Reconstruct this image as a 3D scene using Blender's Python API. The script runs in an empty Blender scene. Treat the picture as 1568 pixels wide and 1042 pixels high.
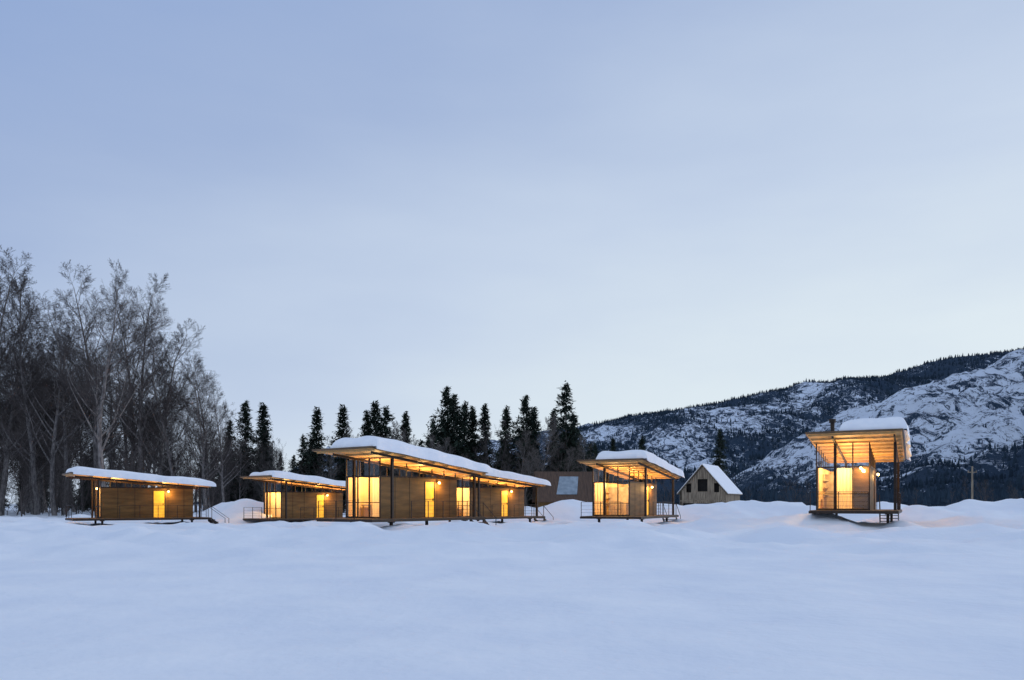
import bpy, math, random
import numpy as np
from mathutils import Vector, noise, Matrix

random.seed(7)
scene = bpy.context.scene
scene.view_settings.view_transform = 'Standard'
scene.view_settings.look = 'None'
scene.view_settings.exposure = 0
COL = scene.collection

# ------------------------------------------------------------------ helpers
def s2l(c):
    return tuple(((v/255.0+0.055)/1.055)**2.4 if v/255.0 > 0.04045 else v/255.0/12.92 for v in c)

def new_mat(name):
    m = bpy.data.materials.new(name); m.use_nodes = True
    nt = m.node_tree
    b = nt.nodes['Principled BSDF']
    return m, nt, b

def N(nt, t, **kw):
    n = nt.nodes.new(t)
    for k, v in kw.items():
        setattr(n, k, v)
    return n

def noise_mat(name, c1, c2, scale=3.0, stretch=(1,1,1), rough=0.8, bump=0.0, detail=6, metallic=0, spec=0.3, lo=0.35, hi=0.65):
    m, nt, b = new_mat(name)
    tc = N(nt, 'ShaderNodeTexCoord'); mp = N(nt, 'ShaderNodeMapping')
    mp.inputs['Scale'].default_value = stretch
    nz = N(nt, 'ShaderNodeTexNoise'); nz.inputs['Scale'].default_value = scale; nz.inputs['Detail'].default_value = detail
    cr = N(nt, 'ShaderNodeValToRGB')
    cr.color_ramp.elements[0].position = lo; cr.color_ramp.elements[1].position = hi
    cr.color_ramp.elements[0].color = (*c1, 1); cr.color_ramp.elements[1].color = (*c2, 1)
    L = nt.links.new
    L(tc.outputs['Object'], mp.inputs[0]); L(mp.outputs[0], nz.inputs['Vector'])
    L(nz.outputs['Fac'], cr.inputs[0]); L(cr.outputs[0], b.inputs['Base Color'])
    b.inputs['Roughness'].default_value = rough
    b.inputs['Metallic'].default_value = metallic
    b.inputs['Specular IOR Level'].default_value = spec
    if bump:
        bp = N(nt, 'ShaderNodeBump'); bp.inputs['Strength'].default_value = bump; bp.inputs['Distance'].default_value = 0.05
        L(nz.outputs['Fac'], bp.inputs['Height']); L(bp.outputs[0], b.inputs['Normal'])
    return m

class MB:
    def __init__(s): s.v = []; s.f = []; s.m = []
    def box(s, x0, x1, y0, y1, z0, z1, m=0):
        i = len(s.v)
        s.v += [(x0,y0,z0),(x1,y0,z0),(x1,y1,z0),(x0,y1,z0),(x0,y0,z1),(x1,y0,z1),(x1,y1,z1),(x0,y1,z1)]
        s.f += [(i,i+3,i+2,i+1),(i+4,i+5,i+6,i+7),(i,i+1,i+5,i+4),(i+1,i+2,i+6,i+5),(i+2,i+3,i+7,i+6),(i+3,i,i+4,i+7)]
        s.m += [m]*6
    def hexa(s, pts, m=0):
        i = len(s.v); s.v += [tuple(p) for p in pts]
        s.f += [(i,i+3,i+2,i+1),(i+4,i+5,i+6,i+7),(i,i+1,i+5,i+4),(i+1,i+2,i+6,i+5),(i+2,i+3,i+7,i+6),(i+3,i,i+4,i+7)]
        s.m += [m]*6
    def poly(s, pts, m=0):
        i = len(s.v); s.v += [tuple(p) for p in pts]; s.f.append(tuple(range(i, i+len(pts)))); s.m.append(m)
    def tube(s, pts, rad, sides=6, m=0, cap=False):
        rings = []
        n = len(pts)
        for k in range(n):
            p = Vector(pts[k])
            d = (Vector(pts[min(k+1,n-1)]) - Vector(pts[max(k-1,0)]))
            if d.length < 1e-6: d = Vector((0,0,1))
            d.normalize()
            a = d.orthogonal().normalized(); b = d.cross(a)
            i = len(s.v)
            for j in range(sides):
                t = 2*math.pi*j/sides
                q = p + (a*math.cos(t)+b*math.sin(t))*rad[k]
                s.v.append((q.x,q.y,q.z))
            rings.append(i)
        for k in range(n-1):
            A, B = rings[k], rings[k+1]
            for j in range(sides):
                j2 = (j+1) % sides
                s.f.append((A+j, A+j2, B+j2, B+j)); s.m.append(m)
        if cap:
            s.f.append(tuple(rings[0]+j for j in range(sides))); s.m.append(m)
            s.f.append(tuple(rings[-1]+j for j in range(sides))); s.m.append(m)
    def mesh(s, name, mats, smooth=False):
        me = bpy.data.meshes.new(name); me.from_pydata(s.v, [], s.f)
        for m in mats: me.materials.append(m)
        if len(mats) > 1: me.polygons.foreach_set('material_index', s.m)
        if smooth: me.polygons.foreach_set('use_smooth', [True]*len(s.f))
        me.update(); return me
    def obj(s, name, mats, parent=None, smooth=False):
        o = bpy.data.objects.new(name, s.mesh(name, mats, smooth)); COL.objects.link(o)
        if parent: o.parent = parent
        return o

def empty(name, loc=(0,0,0), rz=0):
    e = bpy.data.objects.new(name, None); COL.objects.link(e)
    e.location = loc; e.rotation_euler = (0,0,rz); e.empty_display_size = 0.5
    return e

def smooth(a, b, x):
    t = max(0.0, min(1.0, (x-a)/(b-a))); return t*t*(3-2*t)

# ------------------------------------------------------------------ materials
M_wood = noise_mat('wall_plywood', (0.13,0.070,0.020), (0.22,0.118,0.034), 1.1, (0.8,0.8,5), 0.6, 0.08)
M_steel = noise_mat('weathered_steel', (0.020,0.014,0.011), (0.042,0.026,0.018), 6, rough=0.55)
M_fascia = noise_mat('roof_fascia', (0.09,0.055,0.03), (0.14,0.088,0.048), 2, rough=0.5)
M_ply = noise_mat('ceiling_plywood', (0.50,0.30,0.12), (0.62,0.39,0.17), 1.2, (1,4,1), 0.6)
M_deck = noise_mat('deck_planks', (0.10,0.065,0.04), (0.17,0.11,0.065), 2, (1,12,1), 0.7)
M_inner = noise_mat('interior_board', (0.55,0.40,0.20), (0.66,0.50,0.28), 1.5, rough=0.6)
M_white = noise_mat('painted_furniture', (0.25,0.19,0.12), (0.45,0.37,0.27), 2, rough=0.5)
M_snowroof = noise_mat('roof_snow_mat', (0.82,0.85,0.90), (0.88,0.90,0.93), 3, rough=0.7, bump=0.25, spec=0.2)

def curtain_mat():
    m, nt, b = new_mat('curtain_cloth')
    out = nt.nodes['Material Output']
    d = N(nt,'ShaderNodeBsdfDiffuse'); t = N(nt,'ShaderNodeBsdfTranslucent'); mx = N(nt,'ShaderNodeMixShader')
    nz = N(nt,'ShaderNodeTexNoise'); nz.inputs['Scale'].default_value = 4
    cr = N(nt,'ShaderNodeValToRGB'); cr.color_ramp.elements[0].color=(0.72,0.62,0.42,1); cr.color_ramp.elements[1].color=(0.85,0.76,0.56,1)
    nt.links.new(nz.outputs['Fac'], cr.inputs[0])
    nt.links.new(cr.outputs[0], d.inputs[0]); nt.links.new(cr.outputs[0], t.inputs[0])
    mx.inputs[0].default_value = 0.7
    nt.links.new(d.outputs[0], mx.inputs[1]); nt.links.new(t.outputs[0], mx.inputs[2]); nt.links.new(mx.outputs[0], out.inputs[0])
    return m
M_curtain = curtain_mat()

def glass_mat():
    m, nt, b = new_mat('window_glass')
    out = nt.nodes['Material Output']
    t = N(nt,'ShaderNodeBsdfTransparent'); g = N(nt,'ShaderNodeBsdfGlossy'); g.inputs['Roughness'].default_value = 0.03
    mx = N(nt,'ShaderNodeMixShader'); mx.inputs[0].default_value = 0.07
    nt.links.new(t.outputs[0], mx.inputs[1]); nt.links.new(g.outputs[0], mx.inputs[2])
    nt.links.new(mx.outputs[0], out.inputs[0]); return m
M_glass = glass_mat()

def emis(name, col, st, nscale=1.5, var=0.35):
    m, nt, b = new_mat(name)
    tc = N(nt,'ShaderNodeTexCoord')
    nz = N(nt,'ShaderNodeTexNoise'); nz.inputs['Scale'].default_value = nscale
    nt.links.new(tc.outputs['Object'], nz.inputs['Vector'])
    mr = N(nt,'ShaderNodeMapRange'); mr.inputs[1].default_value=0.3; mr.inputs[2].default_value=0.7
    mr.inputs[3].default_value = st*(1-var); mr.inputs[4].default_value = st*(1+var)
    nt.links.new(nz.outputs['Fac'], mr.inputs[0])
    b.inputs['Base Color'].default_value = (*col,1)
    b.inputs['Emission Color'].default_value = (*col,1)
    nt.links.new(mr.outputs[0], b.inputs['Emission Strength'])
    return m
M_door = emis('glowing_door_panel', (0.86,0.44,0.03), 0.80)  # door emits its own glow, standing in for room light shining through
M_globe = emis('lamp_globe', (1.0,0.72,0.30), 6.0)

# ------------------------------------------------------------------ world
w = bpy.data.worlds.new('World'); scene.world = w; w.use_nodes = True
nt = w.node_tree; L = nt.links.new
bg = nt.nodes['Background']
sky = N(nt,'ShaderNodeTexSky'); sky.sky_type = 'NISHITA'; sky.sun_disc = False
SUN_EL, SUN_AZ = math.radians(13), math.radians(66)
sky.sun_elevation = SUN_EL; sky.sun_rotation = SUN_AZ
tc = N(nt,'ShaderNodeTexCoord')
nrm = N(nt,'ShaderNodeVectorMath', operation='NORMALIZE'); L(tc.outputs['Generated'], nrm.inputs[0])
dot = N(nt,'ShaderNodeVectorMath', operation='DOT_PRODUCT'); L(nrm.outputs[0], dot.inputs[0])
dot.inputs[1].default_value = (math.sin(math.radians(31))*math.cos(math.radians(8)), math.cos(math.radians(31))*math.cos(math.radians(8)), math.sin(math.radians(8)))
sep = N(nt,'ShaderNodeSeparateXYZ'); L(nrm.outputs[0], sep.inputs[0])
az = N(nt,'ShaderNodeMath', operation='MULTIPLY'); L(sep.outputs['Z'], az.inputs[0]); az.inputs[1].default_value = 1.12
om = N(nt,'ShaderNodeMath', operation='SUBTRACT'); om.inputs[0].default_value = 1.0; L(dot.outputs['Value'], om.inputs[1])
ob = N(nt,'ShaderNodeMath', operation='MULTIPLY'); L(om.outputs[0], ob.inputs[0]); ob.inputs[1].default_value = 0.80
ad = N(nt,'ShaderNodeMath', operation='ADD'); L(az.outputs[0], ad.inputs[0]); L(ob.outputs[0], ad.inputs[1])
mpg = N(nt,'ShaderNodeMapping'); mpg.inputs['Scale'].default_value = (1.0,1.0,3.5); L(nrm.outputs[0], mpg.inputs[0])
cn = N(nt,'ShaderNodeTexNoise'); cn.inputs['Scale'].default_value = 1.9; cn.inputs['Detail'].default_value = 6; L(mpg.outputs[0], cn.inputs['Vector'])
cm = N(nt,'ShaderNodeMapRange'); cm.inputs[3].default_value = -0.17; cm.inputs[4].default_value = 0.21; L(cn.outputs['Fac'], cm.inputs[0])
ad2 = N(nt,'ShaderNodeMath', operation='ADD'); L(ad.outputs[0], ad2.inputs[0]); L(cm.outputs[0], ad2.inputs[1])
hv = N(nt,'ShaderNodeMath', operation='MULTIPLY'); L(ad2.outputs[0], hv.inputs[0]); hv.inputs[1].default_value = 0.5
cr = N(nt,'ShaderNodeValToRGB'); L(hv.outputs[0], cr.inputs[0])
stops = [(0.20,(228,240,248)),(0.45,(203,218,240)),(0.80,(168,188,224)),(1.12,(142,169,217)),(1.35,(162,189,233)),(1.8,(202,217,243))]
e = cr.color_ramp.elements
e[0].position = stops[0][0]/2; e[0].color = (*s2l(stops[0][1]),1)
e[1].position = stops[-1][0]/2; e[1].color = (*s2l(stops[-1][1]),1)
for p,c in stops[1:-1]:
    q = e.new(p/2); q.color = (*s2l(c),1)
sk = N(nt,'ShaderNodeVectorMath', operation='SCALE'); L(sky.outputs[0], sk.inputs[0]); sk.inputs['Scale'].default_value = 0.08
mix = N(nt,'ShaderNodeMix', data_type='RGBA'); mix.inputs[0].default_value = 0.93
L(sk.outputs[0], mix.inputs[6]); L(cr.outputs[0], mix.inputs[7]); L(mix.outputs[2], bg.inputs[0])
bg.inputs[1].default_value = 0.98

sl = bpy.data.lights.new('sun','SUN'); sl.energy = 0.75; sl.angle = math.radians(12); sl.color = (1,0.95,0.9)
so = bpy.data.objects.new('sun', sl); COL.objects.link(so)
sd = Vector((math.sin(SUN_AZ)*math.cos(SUN_EL), math.cos(SUN_AZ)*math.cos(SUN_EL), math.sin(SUN_EL)))
so.rotation_euler = (-sd).to_track_quat('-Z','Y').to_euler()

# ------------------------------------------------------------------ camera
cam = bpy.data.cameras.new('camera'); co = bpy.data.objects.new('camera', cam); COL.objects.link(co)
co.location = (0,0,2.0); co.rotation_euler = (math.radians(90),0,0)
cam.sensor_width = 36; cam.lens = 28.0; cam.shift_y = (772-521)/1568.0
cam.clip_end = 20000; scene.camera = co

# ------------------------------------------------------------------ ground
mounds = [ # x, y, height, sx, sy
    (-24.5,74,1.6,2.6,3),(-27.5,76,1.1,2.2,3),(-21.5,75,1.1,2,3),(5.0,74,1.9,3.2,3),(9.0,76,1.5,2.5,3),(1.5,78,1.2,2.5,3),
    (15.5,66,1.2,3.5,3),(20.0,68,1.2,3,3),(24.0,66,1.0,3.5,3),(12,70,1.2,3,3),(27,62,1.0,3,2.5),(31,64,1.2,3,2.5),
    (26.5,52,0.9,2.8,2.5),(31,54,1.1,3,3),(36,55,1.2,4,3),(41,56,1.2,4,3),(25,44.5,0.35,3,1.5),(29,42,0.6,3.5,2.0),(29,33,0.55,2.5,2),
    (-6.9,36.3,0.50,1.2,1.0),(-8.6,36.8,0.34,1.0,1.0),(-19,42,0.35,3,1.5),(-45,68,0.5,4,3),(-52,70,0.7,4,3),(-38,72,0.6,4,3),(16.6,43,0.7,2.2,2),
    (10,42,0.35,2.0,1.2),(3.6,41,0.5,2.4,1.4),(12.5,44,0.45,3,1.4),(23,35.5,0.15,2.5,1.2),(-33,76,0.7,4,3),(14,48,0.45,1.8,1.6),
    (-30,50,0.35,3,1.6),(-36,52,0.3,3,2),(-16,52,0.25,2.4,1.4),(-2,41,0.28,1.6,1.0),(0.8,44,0.4,2.2,1.2),(6.0,46,0.4,2,1.2),
    (-22,33.5,.26,2.2,1.0),(-13,34,.34,1.7,.9),(12,34,.30,1.8,.9),(17.5,35.5,.12,2,1),(1,35,.30,1.5,.8),(6,33,.24,1.6,.9),(-17,31,.2,2,.9),(-2.5,33,.18,1.5,.8),(21,31.5,.24,2,1)]
def ground_h(x, y):
    b = 0.60*smooth(20,35,y)
    b -= 0.28*smooth(43,58,y)*(1-smooth(5,20,x)) 
    b += 0.12*smooth(8,20,x)*smooth(22,34,y)
    b += 0.4*smooth(70,110,y)
    z = b
    for mx,my,mh,sx,sy in mounds:
        dx=(x-mx)/sx; dy=(y-my)/sy; r=dx*dx+dy*dy
        if r < 6: z += mh*math.exp(-r)
    act = smooth(24,33,y)*(1-0.8*smooth(90,140,y))*(1-smooth(90,150,abs(x)))
    n1 = noise.noise(Vector((x*0.16,y*0.22,1.3)))
    n2 = noise.noise(Vector((x*0.42,y*0.6,4.1)))
    n3 = noise.noise(Vector((x*1.1,y*1.5,9.1)))
    bil = 1-abs(noise.noise(Vector((x*.30,y*.45,6.6))))*2
    z += act*(0.26*n1+0.32*max(-.22,n2)*(1+0.6*n1)+0.13*n3+0.14*bil*bil-.06)
    berm = math.exp(-((y-34.5-2*noise.noise(Vector((x*.08,5,0))))/1.5)**2)
    z += berm*(0.05+0.55*max(0,noise.noise(Vector((x*0.40,2.2,0)))+.15))*(1-smooth(12,17,x)*(1-smooth(24,28,x)))
    z += (1-act)*(0.11*noise.noise(Vector((x*0.09,y*0.12,7))) + 0.035*noise.noise(Vector((x*0.4,y*0.4,2))))
    z += 0.20*math.exp(-((y-28)/4)**2)*noise.noise(Vector((x*.26,y*.5,11)))
    return z
def axis(lo_d, hi_d, step, lo, hi, g=1.22):
    a = list(np.arange(lo_d, hi_d, step))
    s = step; v = a[-1]
    while v < hi: s *= g; v += s; a.append(v)
    s = step; v = a[0]; pre = []
    while v > lo: s *= g; v -= s; pre.append(v)
    return pre[::-1] + a
xs = axis(-62,52,0.34,-7000,7000); ys = axis(-6,82,0.30,-3000,7000)
V = [(x,y,ground_h(x,y)) for y in ys for x in xs]
nx, ny = len(xs), len(ys)
F = [(j*nx+i, j*nx+i+1, (j+1)*nx+i+1, (j+1)*nx+i) for j in range(ny-1) for i in range(nx-1)]
me = bpy.data.meshes.new('snow_ground'); me.from_pydata(V,[],F); me.polygons.foreach_set('use_smooth',[True]*len(F))
def snow_mat():
    m, nt, b = new_mat('field_snow'); L = nt.links.new
    tc = N(nt,'ShaderNodeTexCoord')
    n1 = N(nt,'ShaderNodeTexNoise'); n1.inputs['Scale'].default_value=0.35; n1.inputs['Detail'].default_value=8
    n2 = N(nt,'ShaderNodeTexNoise'); n2.inputs['Scale'].default_value=5; n2.inputs['Detail'].default_value=6
    L(tc.outputs['Object'], n1.inputs['Vector']); L(tc.outputs['Object'], n2.inputs['Vector'])
    cr = N(nt,'ShaderNodeValToRGB'); cr.color_ramp.elements[0].color=(0.78,0.825,0.89,1); cr.color_ramp.elements[1].color=(0.86,0.89,0.925,1)
    cr.color_ramp.elements[0].position=.35; cr.color_ramp.elements[1].position=.65
    L(n1.outputs['Fac'], cr.inputs[0]); L(cr.outputs[0], b.inputs['Base Color'])
    b.inputs['Roughness'].default_value=0.75; b.inputs['Specular IOR Level'].default_value=0.15
    b1 = N(nt,'ShaderNodeBump'); b1.inputs['Strength'].default_value=0.9; b1.inputs['Distance'].default_value=0.25
    b2 = N(nt,'ShaderNodeBump'); b2.inputs['Strength'].default_value=0.6; b2.inputs['Distance'].default_value=0.025
    L(n1.outputs['Fac'], b1.inputs['Height']); L(n2.outputs['Fac'], b2.inputs['Height']); L(b1.outputs[0], b2.inputs['Normal']); L(b2.outputs[0], b.inputs['Normal'])
    return m
me.materials.append(snow_mat()); COL.objects.link(bpy.data.objects.new('snow_ground', me))

# ------------------------------------------------------------------ cabins
def cabin(ax, ay, z0, theta, Hf=3.95, Hb=2.95, snow_w=3.3, curtains=((1.7,2.9),), chimney=False, rowseed=0, panel=None, power=1.0, frontlamp=True, snow_t=.62, leg=0.7):
    th = math.radians(theta)
    E = empty('raised_cabin', (ax,ay,z0), math.pi/2-th)
    LR, W = 10.0, 4.6
    rz = lambda x: Hf+(Hb-Hf)*x/LR
    # deck
    b = MB()
    b.box(0.2,10.0,0.2,4.45,0.0,0.13,1)
    y = 0.22
    while y < 4.4:
        b.box(0.22,9.98,y,y+0.135,0.132,0.165,0); y += 0.145
    for x in (2.2,8.6):
        for yy in (0.75,3.8):
            b.box(x-0.07,x+0.07,yy-0.07,yy+0.07,-leg,-0.002,1)
            b.box(x-0.14,x+0.14,yy-0.14,yy+0.14,-0.06,-0.004,1)
    b.obj('deck', [M_deck,M_steel], E)
    # walls
    X0,X1,Y0,Y1,ZT = 2.2,8.9,1.6,4.3,2.5
    b = MB(); zf=0.17; t=0.10
    b.box(X0+0.08,5.9,Y0,Y0+t,zf,ZT,0); b.box(6.8,X1,Y0,Y0+t,zf,ZT,0); b.box(5.9,6.8,Y0,Y0+t,2.3,ZT,0)
    b.box(X0+0.08,X1,Y1-t,Y1,zf,ZT,0); b.box(X1-t,X1,Y0+t,Y1-t,zf,ZT,0)
    x = X0+1.2
    while x < X1:
        if not 5.8 < x < 6.9: b.box(x-0.012,x+0.012,Y0-0.010,Y0,zf,ZT-0.053,1)
        x += 1.2
    b.box(X0,X1,Y0-0.03,Y0-0.002,ZT-0.05,ZT+0.03,1)
    b.obj('walls', [M_wood,M_steel], E)
    b = MB()
    b.box(X0+0.1,5.88,Y0+t+0.003,Y0+t+0.03,zf,ZT); b.box(X0+0.1,X1-t-.01,Y1-t-0.03,Y1-t-0.003,zf,ZT); b.box(X1-t-0.03,X1-t-0.003,Y0+t+.04,Y1-t-.04,zf,ZT)
    b.box(X0+0.1,X1-0.15,Y0+t+0.05,Y1-t-0.05,zf,zf+0.02)
    b.obj('interior_lining', [M_inner], E)
    # front frames
    b = MB()
    f=0.03
    for yy in (Y0+0.03, 2.45, 3.35, Y1-0.03):
        b.box(X0,X0+0.07,yy-f,yy+f,zf,rz(X0)-0.15)
    for a,c in ((Y0+.061,2.419),(2.481,3.319),(3.381,Y1-.061)):
        b.box(X0+0.005,X0+0.065,a,c,zf,zf+0.08); b.box(X0+0.005,X0+0.065,a,c,ZT-0.05,ZT+0.02); b.box(X0+0.015,X0+0.055,a,c,1.02,1.06)
    x = X0+1.1
    while x < X1:
        b.box(x-0.025,x+0.025,Y0+0.02,Y0+0.07,ZT+0.032,rz(x)-0.14)
        b.box(x-0.025,x+0.025,Y1-0.07,Y1-0.02,ZT+0.002,rz(x)-0.14); x += 1.1
    b.obj('window_frames', [M_steel], E)
    b = MB(); b.poly([(X0+.03,Y0+.07,rz(X0)-.2),(X0+.03,Y1-.07,rz(X0)-.2),(X0+.03,Y1-.07,zf+.09),(X0+.03,Y0+.07,zf+.09)])
    b.obj('glass_front', [M_glass], E)
    if panel:
        b = MB(); b.box(X0+.04,X0+.06,panel[0],panel[1],zf+.092,ZT-.062); b.obj('front_panel', [M_wood], E)
    # curtains
    b = MB()
    for a,c in curtains:
        n = int((c-a)/0.04)
        xo=lambda q: X0+0.22+0.035*math.sin(q*34)
        for k in range(n):
            y1_=a+(c-a)*k/n; y2_=a+(c-a)*(k+1)/n
            b.poly([(xo(y1_),y1_,zf+.05),(xo(y2_),y2_,zf+.05),(xo(y2_),y2_,ZT-.08),(xo(y1_),y1_,ZT-.08)])
    b.obj('curtain', [M_curtain], E, True)
    # furniture
    b = MB()
    b.box(3.2,4.3,3.3,4.05,0.86,0.92)
    for p in ((3.25,3.35),(4.2,3.35),(3.25,3.95),(4.2,3.95)): b.box(p[0],p[0]+.06,p[1],p[1]+.06,0.2,0.858)
    b.box(3.3,3.75,2.55,3.0,0.60,0.66); b.box(3.72,3.76,2.55,3.0,0.662,1.12)
    for p in ((3.3,2.55),(3.7,2.55),(3.3,2.95),(3.7,2.95)): b.box(p[0],p[0]+.04,p[1],p[1]+.04,0.2,0.598)
    b.box(5.2,8.6,3.3,4.12,0.2,0.62)
    b.box(8.2,8.55,1.8,3.1,0.2,2.1); 
    for zz in (1.0,1.4,1.8): b.box(4.4,6.5,3.9,4.14,zz,zz+.04)
    b.box(3.3,3.9,1.76,2.2,0.2,1.05); b.box(5.0,5.06,2.6,4.1,0.2,2.2)
    b.obj('furniture', [M_white], E)
    # door
    b = MB()
    b.box(5.95,6.75,Y0+0.02,Y0+0.06,zf+.03,2.26,0)
    b.obj('door', [M_door], E)
    b = MB()
    b.box(5.9,5.95,Y0-.02,Y0+.08,zf,2.3); b.box(6.75,6.8,Y0-.02,Y0+.08,zf,2.3); b.box(5.952,6.748,Y0-.02,Y0+.08,2.26,2.298); b.box(6.62,6.66,Y0-.03,Y0+.018,1.15,1.3)
    b.box(5.952,6.748,Y0+.0,Y0+.018,1.22,1.25)
    b.obj('door_frame', [M_steel], E)
    # roof
    b = MB()
    T = 0.10
    b.hexa([(0,0,rz(0)),(LR,0,rz(LR)),(LR,W,rz(LR)),(0,W,rz(0)),(0,0,rz(0)+T),(LR,0,rz(LR)+T),(LR,W,rz(LR)+T),(0,W,rz(0)+T)],0)
    b.hexa([(0.05,0.05,rz(0.05)-.012),(LR-.05,0.05,rz(LR-.05)-.012),(LR-.05,W-.05,rz(LR-.05)-.012),(0.05,W-.05,rz(0.05)-.012)]+
           [(0.05,0.05,rz(0.05)-.002),(LR-.05,0.05,rz(LR-.05)-.002),(LR-.05,W-.05,rz(LR-.05)-.002),(0.05,W-.05,rz(0.05)-.002)],1)
    x = 0.25
    while x < LR:
        b.box(x,x+.05,0.12,W-.12,rz(x)-.10,rz(x+.05)-.014,1); x += 1.2
    for yy in (0.40,3.3):
        a0,a1 = 0.35,LR-0.3
        b.hexa([(a0,yy-.04,rz(a0)-.24),(a1,yy-.04,rz(a1)-.24),(a1,yy+.04,rz(a1)-.24),(a0,yy+.04,rz(a0)-.24),
                (a0,yy-.04,rz(a0)-.105),(a1,yy-.04,rz(a1)-.105),(a1,yy+.04,rz(a1)-.105),(a0,yy+.04,rz(a0)-.105)],2)
    b.obj('roof', [M_fascia,M_ply,M_steel], E)
    b = MB()
    for (x,yy) in ((1.9,.4),(1.9,3.3),(9.1,.4),(9.1,3.3)):
        zt = rz(x)-.245
        b.box(x-.06,x+.06,yy-.07,yy-.055,.17,zt); b.box(x-.06,x+.06,yy+.055,yy+.07,.17,zt); b.box(x-.01,x+.01,yy-.055,yy+.055,.17,zt)
    b.obj('steel_columns', [M_steel], E)
    # roof snow
    b = MB(); nu,nv = 90,40
    sx0,sx1,sy0,sy1 = 0.12,LR+.22,-0.26,snow_w
    idx = {}
    for i in range(nu+1):
        for j in range(nv+1):
            a = -1+2*i/nu; c = -1+2*j/nv
            a = math.copysign(1-(1-abs(a))**2.0,a) if abs(a)<1 else a
            c = math.copysign(1-(1-abs(c))**2.0,c) if abs(c)<1 else c
            x = (sx0+sx1)/2+(sx1-sx0)/2*a; yv = (sy0+sy1)/2+(sy1-sy0)/2*c
            ed = (max(0,1-abs(a)**22)**.5)*(max(0,1-abs(c)**9)**.5)
            nn = noise.noise(Vector((x*.5+rowseed*7,yv*.7,3)))
            nb = noise.noise(Vector((x*.7+rowseed*7,yv*.9,13)))
            x += 0.16*nb*smooth(.8,.95,abs(a)); yv += 0.20*nb*smooth(.75,.95,abs(c))
            th_ = (snow_t*(1-.12*a)+0.16*nn)*ed
            base = rz(max(0,min(LR,x)))+T+0.004-0.14*(abs(c)>.97 and c<0)
            idx[i,j] = len(b.v); b.v.append((x,yv,base+th_))
    for i in range(nu):
        for j in range(nv):
            b.f.append((idx[i,j],idx[i+1,j],idx[i+1,j+1],idx[i,j+1])); b.m.append(0)
    rim=[idx[i,0] for i in range(nu+1)]
    for i in range(nu):
        p,q=b.v[rim[i]],b.v[rim[i+1]]
        b.poly([p,q,(q[0],.02,rz(max(0,min(LR,q[0])))+T+.002),(p[0],.02,rz(max(0,min(LR,p[0])))+T+.002)])
    b.obj('roof_snow', [M_snowroof], E, True)
    # railing
    b = MB()
    segs = [[(.28,4.38),(.28,3.0),(.28,1.6)],[(3.3,.28),(4.7,.28),(6.0,.28),(7.4,.28),(8.8,.28)],[(9.92,1.6),(9.92,3.0),(9.92,4.38)]]
    for sg in segs:
        for (x,yy) in sg: b.box(x-.018,x+.018,yy-.018,yy+.018,.17,1.12)
        for zz in (.4,.62,.86,1.12):
            b.tube([(sg[0][0],sg[0][1],zz),(sg[-1][0],sg[-1][1],zz)],[.008 if zz<1.1 else .018]*2,4)
    b.obj('railing', [M_steel], E)
    # stairs
    b = MB()
    for k in range(5):
        b.box(10.05+k*.26,10.31+k*.26,.45,1.45,-.04-k*.19,.0-k*.19)
    for yy in (.42,1.46):
        b.hexa([(10.02,yy-.02,-.16),(11.4,yy-.02,-1.16),(11.4,yy+.02,-1.16),(10.02,yy+.02,-.16),(10.02,yy-.02,.12),(11.4,yy-.02,-.9),(11.4,yy+.02,-.9),(10.02,yy+.02,.12)])
        b.tube([(10.02,yy,1.05),(11.4,yy,.05)],[.022]*2,4); b.box(11.36,11.4,yy-.018,yy+.018,-1.0,.05); b.box(10.02,10.06,yy-.018,yy+.018,.15,1.05)
    b.obj('stairs', [M_steel], E)
    # lamps
    lamps=[(7.0,1.42,2.22,70,0),(9.05,3.2,2.2,90,1)]
    if frontlamp: lamps.append((2.04,2.05,2.40,70,2))
    for (lx,ly,lz,pw,kd) in lamps:
        bpy.ops.mesh.primitive_uv_sphere_add(segments=16, ring_count=10, radius=.075)
        g = bpy.context.object; g.name='lamp_globe'; g.data.materials.append(M_globe); g.parent=E; g.location=(lx,ly,lz)
        ld = bpy.data.lights.new('lamp_light','POINT'); ld.energy=pw*power; ld.color=(1,.55,.16) if kd!=1 else (1,.5,.2); ld.shadow_soft_size=.10
        lo = bpy.data.objects.new('lamp_light', ld); COL.objects.link(lo); lo.parent=E
        lo.location={0:(lx,ly-.2,lz-.12),1:(lx+.3,ly,lz-.1),2:(lx-.25,ly-.1,lz-.12)}[kd]
    for (lx,ly,lz,pw) in ((3.4,3.0,2.3,260),(6.8,2.9,2.25,220)):
        ld = bpy.data.lights.new('interior_light','POINT'); ld.energy=pw*power; ld.color=(1,.62,.22); ld.shadow_soft_size=.15
        lo = bpy.data.objects.new('interior_light', ld); COL.objects.link(lo); lo.parent=E; lo.location=(lx,ly,lz)
    if chimney:
        b = MB(); b.tube([(3.2,3.55,rz(3.2)+.1),(3.2,3.55,rz(3.2)+1.2)],[.11,.11],12); b.tube([(3.2,3.55,rz(3.2)+1.15),(3.2,3.55,rz(3.2)+1.35)],[.18,.18],12,cap=True)
        b.obj('chimney_pipe', [M_steel], E)
    return E

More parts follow.
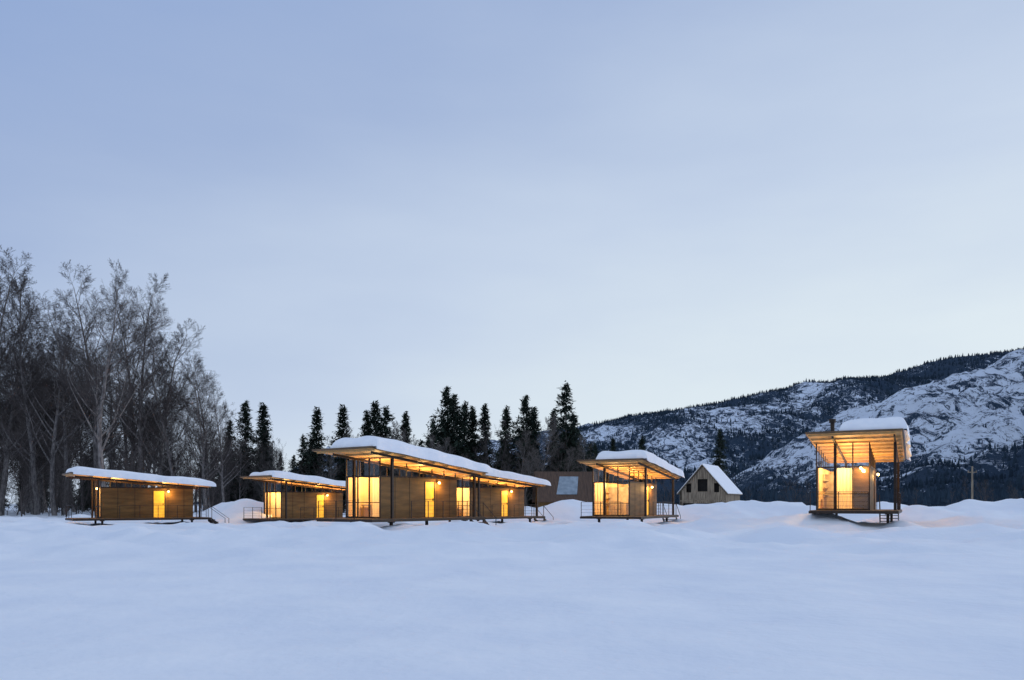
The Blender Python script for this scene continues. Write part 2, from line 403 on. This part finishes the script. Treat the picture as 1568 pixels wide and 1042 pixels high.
cabin(-31.9,57.5,0.76,54,Hf=3.45,Hb=2.65,curtains=((3.2,4.1),),rowseed=1,power=.8,snow_t=.42)
cabin(-20.4,67,0.57,40,Hf=3.75,Hb=2.85,curtains=((1.75,3.3),),rowseed=2,frontlamp=False,snow_t=.46)
cabin(-7.2,41,1.04,35,Hf=3.85,Hb=2.85,curtains=((1.75,2.42),),rowseed=3,frontlamp=False,snow_t=.60)
cabin(-3.46,59.3,0.81,40,Hf=3.6,Hb=2.75,curtains=((1.75,2.5),),rowseed=4,frontlamp=False,snow_t=.50)
cabin(8.48,51.5,1.01,26,Hf=3.85,Hb=3.0,curtains=((3.4,4.1),),rowseed=5,frontlamp=False,snow_t=.62,power=1.15)
cabin(19.4,39.5,1.50,27,Hf=4.15,Hb=3.15,snow_w=2.9,curtains=((2.5,3.25),),chimney=True,rowseed=6,panel=(1.67,2.41),snow_t=.68,power=1.1)

# ------------------------------------------------------------------ barn
M_barn = noise_mat('weathered_boards', (0.13,0.10,0.072), (0.32,0.26,0.185), 1.7, (5,5,.5), .85)
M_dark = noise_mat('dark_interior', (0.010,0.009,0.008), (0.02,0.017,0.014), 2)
def barn():
    th = math.radians(29); E = empty('timber_barn', (25.5,95,0.2), math.pi/2-th)
    Wd,Ln,He,Hp = 5.6,7.0,3.3,6.5
    roofz = lambda y: He+(Hp-He)*(1-abs(y-Wd/2)/(Wd/2))
    ops = [(2.25,3.4,3.3,4.8),(.85,1.5,3.2,4.3),(4.15,4.8,3.2,4.3),(0.4,1.7,0,1.9),(2.0,3.6,0,1.9),(3.9,5.2,0,1.9)]
    b = MB(); rnd = random.Random(3); bw=.2; n=int(Wd/bw)
    for k in range(n):
        y0=k*bw; y1=y0+bw-.012; zt=min(roofz(y0),roofz(y1))-.02
        iv=[(0,zt)]
        for (a,c,z0,z1) in ops:
            if y0+.1>a and y0+.1<c:
                nv=[]
                for (p,q) in iv:
                    if z1<=p or z0>=q: nv.append((p,q)); continue
                    if z0>p: nv.append((p,z0))
                    if z1<q: nv.append((z1,q))
                iv=nv
        for (p,q) in iv: b.box(-.02*rnd.random(),.04,y0,y1,p,q)
    x=.05
    while x<Ln:
        b.box(x,x+.19,-.03-.015*rnd.random(),.01,0,He-.05); b.box(x,x+.19,Wd-.01,Wd+.03,0,He-.05); x+=.2
    b.box(-.08,-.03,2.2,3.45,4.82,4.92); b.box(-.06,-.025,0,Wd,2.1,2.25)
    b.obj('board_walls',[M_barn],E)
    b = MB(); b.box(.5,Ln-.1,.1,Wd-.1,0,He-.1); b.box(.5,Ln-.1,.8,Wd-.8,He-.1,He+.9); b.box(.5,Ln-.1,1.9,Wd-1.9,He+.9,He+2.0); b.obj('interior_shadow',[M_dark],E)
    b = MB(); ov=.3
    for sgn in (0,1):
        y_e = -ov if sgn==0 else Wd+ov; z_e = He-(Hp-He)/(Wd/2)*ov
        for (off,tk,mi,e1,e2) in ((0,.08,0,.3,.3),(.084,.11,1,.22,.25)):
            pts=[(-e1,y_e,z_e+off),(Ln+e2,y_e,z_e+off),(Ln+e2,Wd/2,Hp+off),(-e1,Wd/2,Hp+off)]
            b.hexa(pts+[(p[0],p[1],p[2]+tk) for p in pts],mi)
    b.obj('roof',[M_barn,M_snowroof],E)
barn()

def shed():
    M_br = noise_mat('brown_metal_roof',(0.075,0.045,0.03),(0.12,0.07,0.045),1.2,(6,.5,1),.6)
    M_pt = noise_mat('bare_metal_sheet',(0.20,0.25,0.29),(0.31,0.37,0.42),1.5,rough=.4)
    E = empty('storage_shed',(3.6,103,0.2),math.radians(4))
    b=MB(); b.box(0,7.4,.2,6,0,2.4,2); 
    b.hexa([(-.4,-.5,2.0),(7.9,-.5,2.0),(7.9,3.2,6.0),(-.4,3.2,6.0),(-.4,-.5,2.12),(7.9,-.5,2.12),(7.9,3.2,6.12),(-.4,3.2,6.12)],0)
    b.hexa([(-.4,6.7,2.0),(7.9,6.7,2.0),(7.9,3.22,6.0),(-.4,3.22,6.0),(-.4,6.7,2.12),(7.9,6.7,2.12),(7.9,3.22,6.12),(-.4,3.22,6.12)],0)
    for x in np.arange(-.4,7.9,.42):
        b.hexa([(x,-.5,2.125),(x+.04,-.5,2.125),(x+.04,3.18,6.105),(x,3.18,6.105),(x,-.5,2.165),(x+.04,-.5,2.165),(x+.04,3.18,6.145),(x,3.18,6.145)],0)
    f=lambda y:2.17+4.0*(y+.5)/3.7
    b.hexa([(2.2,.3,f(.3)),(4.9,.3,f(.3)),(5.4,2.5,f(2.5)),(2.9,2.5,f(2.5))]+[(2.2,.3,f(.3)+.03),(4.9,.3,f(.3)+.03),(5.4,2.5,f(2.5)+.03),(2.9,2.5,f(2.5)+.03)],1)
    b.poly([(7.4,.2,2.4),(7.4,6,2.4),(7.4,3.2,5.7)],2); b.poly([(0,.2,2.4),(0,6,2.4),(0,3.2,5.7)],2)
    b.obj('shed_body',[M_br,M_pt,M_wood],E)
    E=empty('pump_house',(31.5,92,0.4),math.radians(-8)); b=MB()
    b.box(0,2.2,0,2,0,1.2,0); b.hexa([(-.2,-.2,1.2),(2.4,-.2,1.2),(2.4,2.2,1.6),(-.2,2.2,1.6),(-.2,-.2,1.4),(2.4,-.2,1.4),(2.4,2.2,1.8),(-.2,2.2,1.8)],1); b.box(.8,1.5,-.03,-.003,0,1.1,2)
    b.obj('pump_house_body',[M_barn,M_snowroof,M_dark],E)
    E=empty('utility_pole',(57.5,99.5,0.5)); b=MB(); b.tube([(0,0,-.5),(0,0,6.2)],[.15,.10],8,cap=True); b.box(-.55,.55,-.06,.06,5.4,5.52)
    for x in (-.5,.5): b.tube([(x,0,5.52),(x,0,5.7)],[.05,.04],6)
    b.obj('pole',[M_barn],E)
shed()

# ------------------------------------------------------------------ bare trees
def bare_tree_mesh(name, seed, h, mats, n1=20, n2=8, n3=7, n4=5, spread=.38, up=.5, start=.22, rad=.011, lean=.04):
    R = random.Random(seed); b = MB()
    def rv(): return Vector((R.gauss(0,1),R.gauss(0,1),R.gauss(0,1)))
    def branch(p, d, ln, r, lev):
        nseg = (12,7,4,2,1)[lev]; sides=(8,5,4,3,3)[lev]
        pts=[p.copy()]; q=p.copy(); dd=d.copy()
        for k in range(nseg):
            dd = (dd + rv()*(0.05,.075,.085,.10,.05)[lev] + Vector((0,0,1))*(.02,.09,.08,.07,0)[lev]*up*2).normalized()
            q = q+dd*(ln/nseg); pts.append(q.copy())
        rads=[max(r*(1-k/nseg*.92), .0055) for k in range(nseg+1)]
        b.tube([tuple(x) for x in pts], rads, sides, 0 if lev<2 else 1)
        if lev==4: return
        cnt=(n1,n2,n3,n4)[lev]
        for c in range(cnt):
            t0 = start if lev==0 else .15
            t = t0+(1-t0)*((c+R.random())/cnt)
            f=t*nseg; k=min(int(f),nseg-1); pp=pts[k].lerp(pts[k+1],f-k)
            dr=(pts[k+1]-pts[k]).normalized()
            side=dr.cross(rv()).normalized()
            ang=math.radians(R.uniform(30,58) if lev==0 else R.uniform(28,52))
            nd=(dr*math.cos(ang)+side*math.sin(ang)).normalized()
            if lev==0: l2=h*spread*min(1,1.15-.72*t)*R.uniform(.65,1.15)*(1 if t>.35 else .6+t)*(1 if t<.75 else 1-1.6*(t-.75))
            else: l2=ln*(.0,.50,.48,.5)[lev]*(1.15-.6*t)*R.uniform(.6,1.25)
            branch(pp,nd,l2,max(rads[k]*.6 if lev else r*(1-t*.85)*.5,.0075),lev+1)
    branch(Vector((0,0,-.3)), Vector((R.gauss(0,lean),R.gauss(0,lean),1)).normalized(), h, h*rad, 0)
    return b.mesh(name, mats)
M_bark = noise_mat('pale_bark',(0.09,0.082,0.077),(0.25,0.225,0.21),3,(2,2,.6),.9)
M_twig = noise_mat('twigs',(0.045,0.038,0.036),(0.09,0.076,0.07),2,rough=.9)
M_twig2 = noise_mat('light_twigs',(0.09,0.078,0.068),(0.17,0.15,0.135),2,rough=.9)  # paler twig colour has distance haze mixed in
BT=[bare_tree_mesh('bare_tree_a',1,26,[M_bark,M_twig],n1=24,n2=9,n3=8,n4=6),
    bare_tree_mesh('bare_tree_b',2,26,[M_bark,M_twig],n1=24,n2=9,n3=8,n4=6,spread=.34,up=.6),
    bare_tree_mesh('bare_tree_c',5,26,[M_bark,M_twig],n1=26,n2=9,n3=8,n4=6,spread=.30,up=.7),
    bare_tree_mesh('bare_tree_d',9,26,[M_bark,M_twig],n1=20,n2=10,n3=8,n4=6,spread=.48,up=.55,start=.28,rad=.013)]
SAP=[bare_tree_mesh('sapling_a',21,12,[M_twig,M_twig],n1=18,n2=7,n3=5,n4=3,spread=.34,rad=.007,start=.1),
     bare_tree_mesh('sapling_b',22,12,[M_twig,M_twig],n1=16,n2=7,n3=5,n4=3,spread=.42,rad=.007,start=.06,lean=.12)]
LT=[bare_tree_mesh('light_tree_a',31,12,[M_bark,M_twig2],n1=22,n2=9,n3=7,n4=4,spread=.42,rad=.011,start=.12,up=.6),
    bare_tree_mesh('light_tree_b',32,12,[M_bark,M_twig2],n1=20,n2=9,n3=7,n4=4,spread=.36,rad=.011,start=.12,up=.7)]
def put(me, name, x, y, s, parent=None, sxy=1.0, z=None):
    o=bpy.data.objects.new(name, me); COL.objects.link(o)
    o.location=(x,y,(ground_h(x,y)-.1) if z is None else z); o.rotation_euler=(0,0,random.uniform(0,6.28)); o.scale=(s*sxy,s*sxy,s)
    if parent: o.parent=parent
    return o
put(BT[3],'cottonwood_tree',-38.2,75,22.0/26)
for x,y,h in [(-63,95,32),(-60.3,94,31),(-57.2,96,28.0),(-54.6,97,26),(-52.8,92,26.5),(-49.6,96,29),(-47,99,28),(-44.8,96,28.4),(-42.6,97,26.2),(-39.7,95,22.6),(-36.1,94,18.8),(-37.6,99,19),(-34.3,95,14.8),(-66,90,29),(-70,93,30)]:
    put(BT[random.randrange(3)],'cottonwood_tree',x,y,.95*h/26,sxy=random.uniform(1.05,1.25))
WD=empty('bare_woodland')
for k in range(58):
    y=random.uniform(98,140); s=random.uniform(-.80,-.37); x=s*y
    lim=25 if s<-.45 else 16
    put(BT[random.randrange(3)],'bare_tree',x,y,random.uniform(.5,.88)*lim/26*y/100,WD,sxy=1.15)
for k in range(110):
    y=random.uniform(84,115); s=random.uniform(-.78,-.36); x=s*y
    put(SAP[k%2],'sapling',x,y,random.uniform(.4,.95),WD)
for k in range(95):
    y=random.uniform(108,132); s=random.uniform(-.37,.10); x=s*y
    put(LT[k%2] if k%3 else SAP[k%2],'young_bare_tree',x,y,random.uniform(.6,1.12)*(1.0 if s>-.2 else .85),WD)
for k in range(40):
    y=random.uniform(100,125); s=random.uniform(.12,.8); x=s*y
    put(SAP[k%2],'sapling',x,y,random.uniform(.22,.42),WD)

# ------------------------------------------------------------------ conifers
M_needle = noise_mat('conifer_needles',(0.012,0.022,0.016),(0.038,0.058,0.038),.8,rough=.85)
def conifer_mesh(name, seed, h, rb, kind=0, dens=1.0):
    R=random.Random(seed); b=MB()
    b.tube([(0,0,-.5),(0,0,h*.5),(0,0,h*.98)],[h*.014,h*.009,.02],6,1)
    z=h*(.08 if kind==0 else .16)
    lop=[R.uniform(0,6.28) for _ in range(3)]
    while z<h*.985:
        t=z/h
        if kind==0: r=rb*(1-t)**.75
        else: r=rb*min(1,(1-t)*2.2)**.65*min(1,.5+t*1.1)
        r=max(r,.18)
        nb=R.randint(6,8)
        for k in range(nb):
            a=R.uniform(0,6.28); rr=r*R.uniform(.55,1.2)*(1+.22*math.sin(a+lop[0]+z*.45)+.12*math.sin(2*a+lop[1]+z))
            if R.random()<.05: continue
            dz0=(.25 if t>.7 else -.05)*rr if kind==0 else .2*rr
            zj=z+R.gauss(0,h*.012)
            n=max(2,int(rr/.36))
            for i in range(n):
                q=(i+.6)/n; px=math.cos(a)*rr*q; py=math.sin(a)*rr*q; pz=zj+dz0*q-(.24*rr*q*q if kind==0 else .05*rr*q*q)
                for m in range(int(6*dens)):
                    d=Vector((math.cos(a),math.sin(a),0))+Vector((R.gauss(0,.8),R.gauss(0,.8),R.gauss(0,.55)+.12)); d.normalize()
                    ln=R.uniform(.3,.62); wv=d.cross(Vector((R.gauss(0,.4),R.gauss(0,.4),1))).normalized()*R.uniform(.07,.16)
                    o=Vector((px+R.gauss(0,.15),py+R.gauss(0,.15),pz+R.gauss(0,.16)))
                    b.poly([o-wv,o+wv,o+d*ln+wv*.3,o+d*ln-wv*.3],0)
        z+=h*.021*R.uniform(.6,1.4)
    b.tube([(0,0,h*.95),(0,0,h+.1)],[.08,.01],4,0)
    return b.mesh(name,[M_needle,M_bark])
CF=[conifer_mesh('conifer_a',1,18,3.5,0),conifer_mesh('conifer_b',2,18,2.8,0),conifer_mesh('conifer_c',3,18,2.7,1),conifer_mesh('conifer_d',4,18,4.0,0),conifer_mesh('conifer_e',6,18,2.2,1)]
for x,y,h,k in [(-40.2,120,17,0),(-37.8,121,16.8,0),(-36.3,117,13,1),(-42.2,119,14,3),(-29.4,120,16,0),(-25.5,120,16.3,0),(-22,121,15.4,1),(-20.6,120,17,0),(-18.9,119,15.8,2),(-16,120,15.2,1),
                (-9.6,118,18.6,2),(-8.5,117,17.2,2),(-7.2,121,16.9,0),(-6.0,122,16.0,1),(-4.1,121,16.4,1),(-.9,120,16.2,0),(2.1,119,17.6,2),(3.3,122,16,1),(8.0,118,19,3),(6.4,122,15.8,1),(9.4,121,15.2,0),
                (-12.3,124,14.5,3),(-32.5,124,12,3),(33.4,128,12.8,3),(31,190,17.0,1)]:
    put(CF[k],'conifer_tree',x,y,h/18,sxy=1.0)
CWD=empty('conifer_woodland')
for k in range(110):
    y=random.uniform(130,175); s=random.uniform(-.75,.13); x=s*y
    put(CF[random.randrange(5)],'conifer',x,y,random.uniform(.45,.75),CWD)

# ------------------------------------------------------------------ mountains
f=1220.0
p1=[(700,700),(890,655),(965,637),(1010,632),(1080,617),(1140,610),(1215,592),(1300,585),(1370,575),(1425,551),(1490,545),(1568,532),(1750,500),(2100,470)]
X1=[(a-784)/f*3000 for a,_ in p1]; Z1=[(772-c)/f*3000 for _,c in p1]
p2=[(900,772),(1000,768),(1100,748),(1180,705),(1240,668),(1300,636),(1400,602),(1480,577),(1568,543),(1700,500),(2000,470)]
X2=[(a-784)/f*1500 for a,_ in p2]; Z2=[(772-c)/f*1500 for _,c in p2]
def mtn(x,y):
    a=float(np.interp(x,X1,Z1)); c=float(np.interp(x,X2,Z2))
    if y<3000: a*=smooth(1300,3050,y)
    else: a*=(1-.5*smooth(3000,4300,y))
    tt=max(0,min(1,(y-760)/740)); c*=(tt**.85)*(1-smooth(1500,2250,y))
    n=noise.fractal(Vector((x/420,y/420,.5)),.9,2.1,5); rg=noise.ridged_multi_fractal(Vector((x/300,y/520,3)),.9,2.0,4,1,2)
    za=a+min(a,120)*(.30*n+.22*(rg-1))*(1-.7*smooth(2700,3000,y)*(1-smooth(3000,3200,y)))
    zc=c+min(c,110)*(.28*noise.fractal(Vector((x/170,y/170,7)),.8,2.1,6)+.30*(noise.ridged_multi_fractal(Vector((x/110,y/260,9)),.8,2.0,6,1,2)-1))*(1-.55*smooth(1350,1480,y))
    return za,zc
mx=np.arange(-600,3100,12.0); my=np.arange(740,3800,12.0)
V=[];SN=[]
for j,y in enumerate(my):
    for i,x in enumerate(mx):
        za,zc=mtn(x,y)
        big=noise.fractal(Vector((x/180,y/240,21)),.8,2.2,5)
        if zc>za: z=zc; s=.60+.34*big-.50*(1-smooth(18,105,zc))
        else:
            z=za; s=(.36 if x<1000 else .36-.26*smooth(1000,1400,x))+.42*big-.35*(1-smooth(40,110,za))
            if y>2750: s-=.12
        V.append((x,y,z-3)); SN.append(s)
nx,ny=len(mx),len(my)
F=[(j*nx+i,j*nx+i+1,(j+1)*nx+i+1,(j+1)*nx+i) for j in range(ny-1) for i in range(nx-1)]
me=bpy.data.meshes.new('mountain_range'); me.from_pydata(V,[],F); me.polygons.foreach_set('use_smooth',[True]*len(F))
at=me.attributes.new('snowfrac','FLOAT','POINT'); at.data.foreach_set('value',SN)
def mtn_mat():
    m,nt,b=new_mat('mountain_slopes'); L=nt.links.new
    a=N(nt,'ShaderNodeAttribute'); a.attribute_name='snowfrac'
    tc=N(nt,'ShaderNodeTexCoord')
    mp=N(nt,'ShaderNodeMapping'); mp.inputs['Rotation'].default_value=(0,.5,.3); mp.inputs['Scale'].default_value=(1,.5,.8); L(tc.outputs['Object'],mp.inputs[0])
    n1=N(nt,'ShaderNodeTexNoise'); n1.inputs['Scale'].default_value=.05; n1.inputs['Detail'].default_value=10; n1.inputs['Roughness'].default_value=.85; n1.inputs['Distortion'].default_value=.8; L(mp.outputs[0],n1.inputs['Vector'])
    s1=N(nt,'ShaderNodeMath',operation='SUBTRACT'); L(n1.outputs['Fac'],s1.inputs[0]); s1.inputs[1].default_value=.5
    s2=N(nt,'ShaderNodeMath',operation='MULTIPLY'); L(s1.outputs[0],s2.inputs[0]); s2.inputs[1].default_value=4.2
    s3=N(nt,'ShaderNodeMath',operation='ADD'); L(s2.outputs[0],s3.inputs[0]); L(a.outputs['Fac'],s3.inputs[1])
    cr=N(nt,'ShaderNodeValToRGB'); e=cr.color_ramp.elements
    e[0].position=.36; e[0].color=(0.028,0.050,0.082,1); e[1].position=.60; e[1].color=(0.70,0.77,0.87,1)  # bluish forest and snow colours carry the distance haze
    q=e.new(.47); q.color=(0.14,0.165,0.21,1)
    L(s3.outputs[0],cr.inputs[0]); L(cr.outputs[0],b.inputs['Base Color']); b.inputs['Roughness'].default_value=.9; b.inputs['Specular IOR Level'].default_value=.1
    bp=N(nt,'ShaderNodeBump'); bp.inputs['Strength'].default_value=.7; bp.inputs['Distance'].default_value=10; L(n1.outputs['Fac'],bp.inputs['Height']); L(bp.outputs[0],b.inputs['Normal'])
    return m
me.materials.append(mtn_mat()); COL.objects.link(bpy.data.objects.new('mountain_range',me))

# distant forest : one mesh of many small layered conifers
rs=np.random.RandomState(4)
tv=[];tf=[]
def cone(z0,z1,r,n=5,off=0):
    i=len(tv)
    for k in range(n):
        t=2*math.pi*k/n+off; tv.append((r*math.cos(t),r*math.sin(t),z0))
    tv.append((0,0,z1))
    for k in range(n): tf.append((i+k,i+(k+1)%n,i+n))
cone(0.05,.5,.20,5,0); cone(.3,.75,.155,5,.6); cone(.55,1,.10,5,.2)
tv=np.array(tv);tf=np.array(tf)
P=[]
def mz(x,y):
    i=int((x-mx[0])/12); j=int((y-my[0])/12)
    if 0<=i<nx and 0<=j<ny: return V[j*nx+i][2],SN[j*nx+i]
    return -3,0
cnt=0
while cnt<26000:
    if cnt<13000: y=rs.uniform(1700,3150); x=rs.uniform(0.05,.72)*y; rear=True
    else: y=rs.uniform(800,1600); x=rs.uniform(.15,.72)*y; rear=False
    z,s=mz(x,y)
    cnt+=.5
    if z<3: continue
    pr=(.95 if s<.33 else (.5 if s<.45 else .06)) if rear else (.9 if s<.36 else (.30 if s<.48 else .03))
    if rs.rand()<pr:
        P.append((x,y,z-1,rs.uniform(8,17) if rear else rs.uniform(4,9))); cnt+=.5
for k in range(4200):
    y=rs.uniform(260,700); x=rs.uniform(-.2,.85)*y
    P.append((x,y,.3,rs.uniform(5,10)*(y/480)**.6+1))
for k in range(2200):
    y=rs.uniform(700,1000); x=rs.uniform(-.2,.85)*y
    z,s=mz(x,y); P.append((x,y,max(z,0)-.5,rs.uniform(7,14)))
P=np.array(P); n=len(P)
ang=rs.uniform(0,6.28,n); wd=rs.uniform(.75,1.3,n)
c,s=np.cos(ang)[:,None],np.sin(ang)[:,None]
hh=P[:,3][:,None]; ww=hh*wd[:,None]
VX=(tv[None,:,0]*c-tv[None,:,1]*s)*ww+P[:,0][:,None]; VY=(tv[None,:,0]*s+tv[None,:,1]*c)*ww+P[:,1][:,None]; VZ=tv[None,:,2]*hh+P[:,2][:,None]
VV=np.stack([VX,VY,VZ],-1).reshape(-1,3); FF=(tf[None]+(np.arange(n)*len(tv))[:,None,None]).reshape(-1,3)
me=bpy.data.meshes.new('distant_conifer_forest'); me.from_pydata(VV.tolist(),[],FF.tolist())
me.materials.append(noise_mat('distant_conifers',(0.018,0.032,0.050),(0.034,0.056,0.080),.02,rough=.95,spec=.05))  # blue tint in the base colour stands for distance haze
COL.objects.link(bpy.data.objects.new('distant_conifer_forest',me))
print('verts',sum(len(m.vertices) for m in bpy.data.meshes))
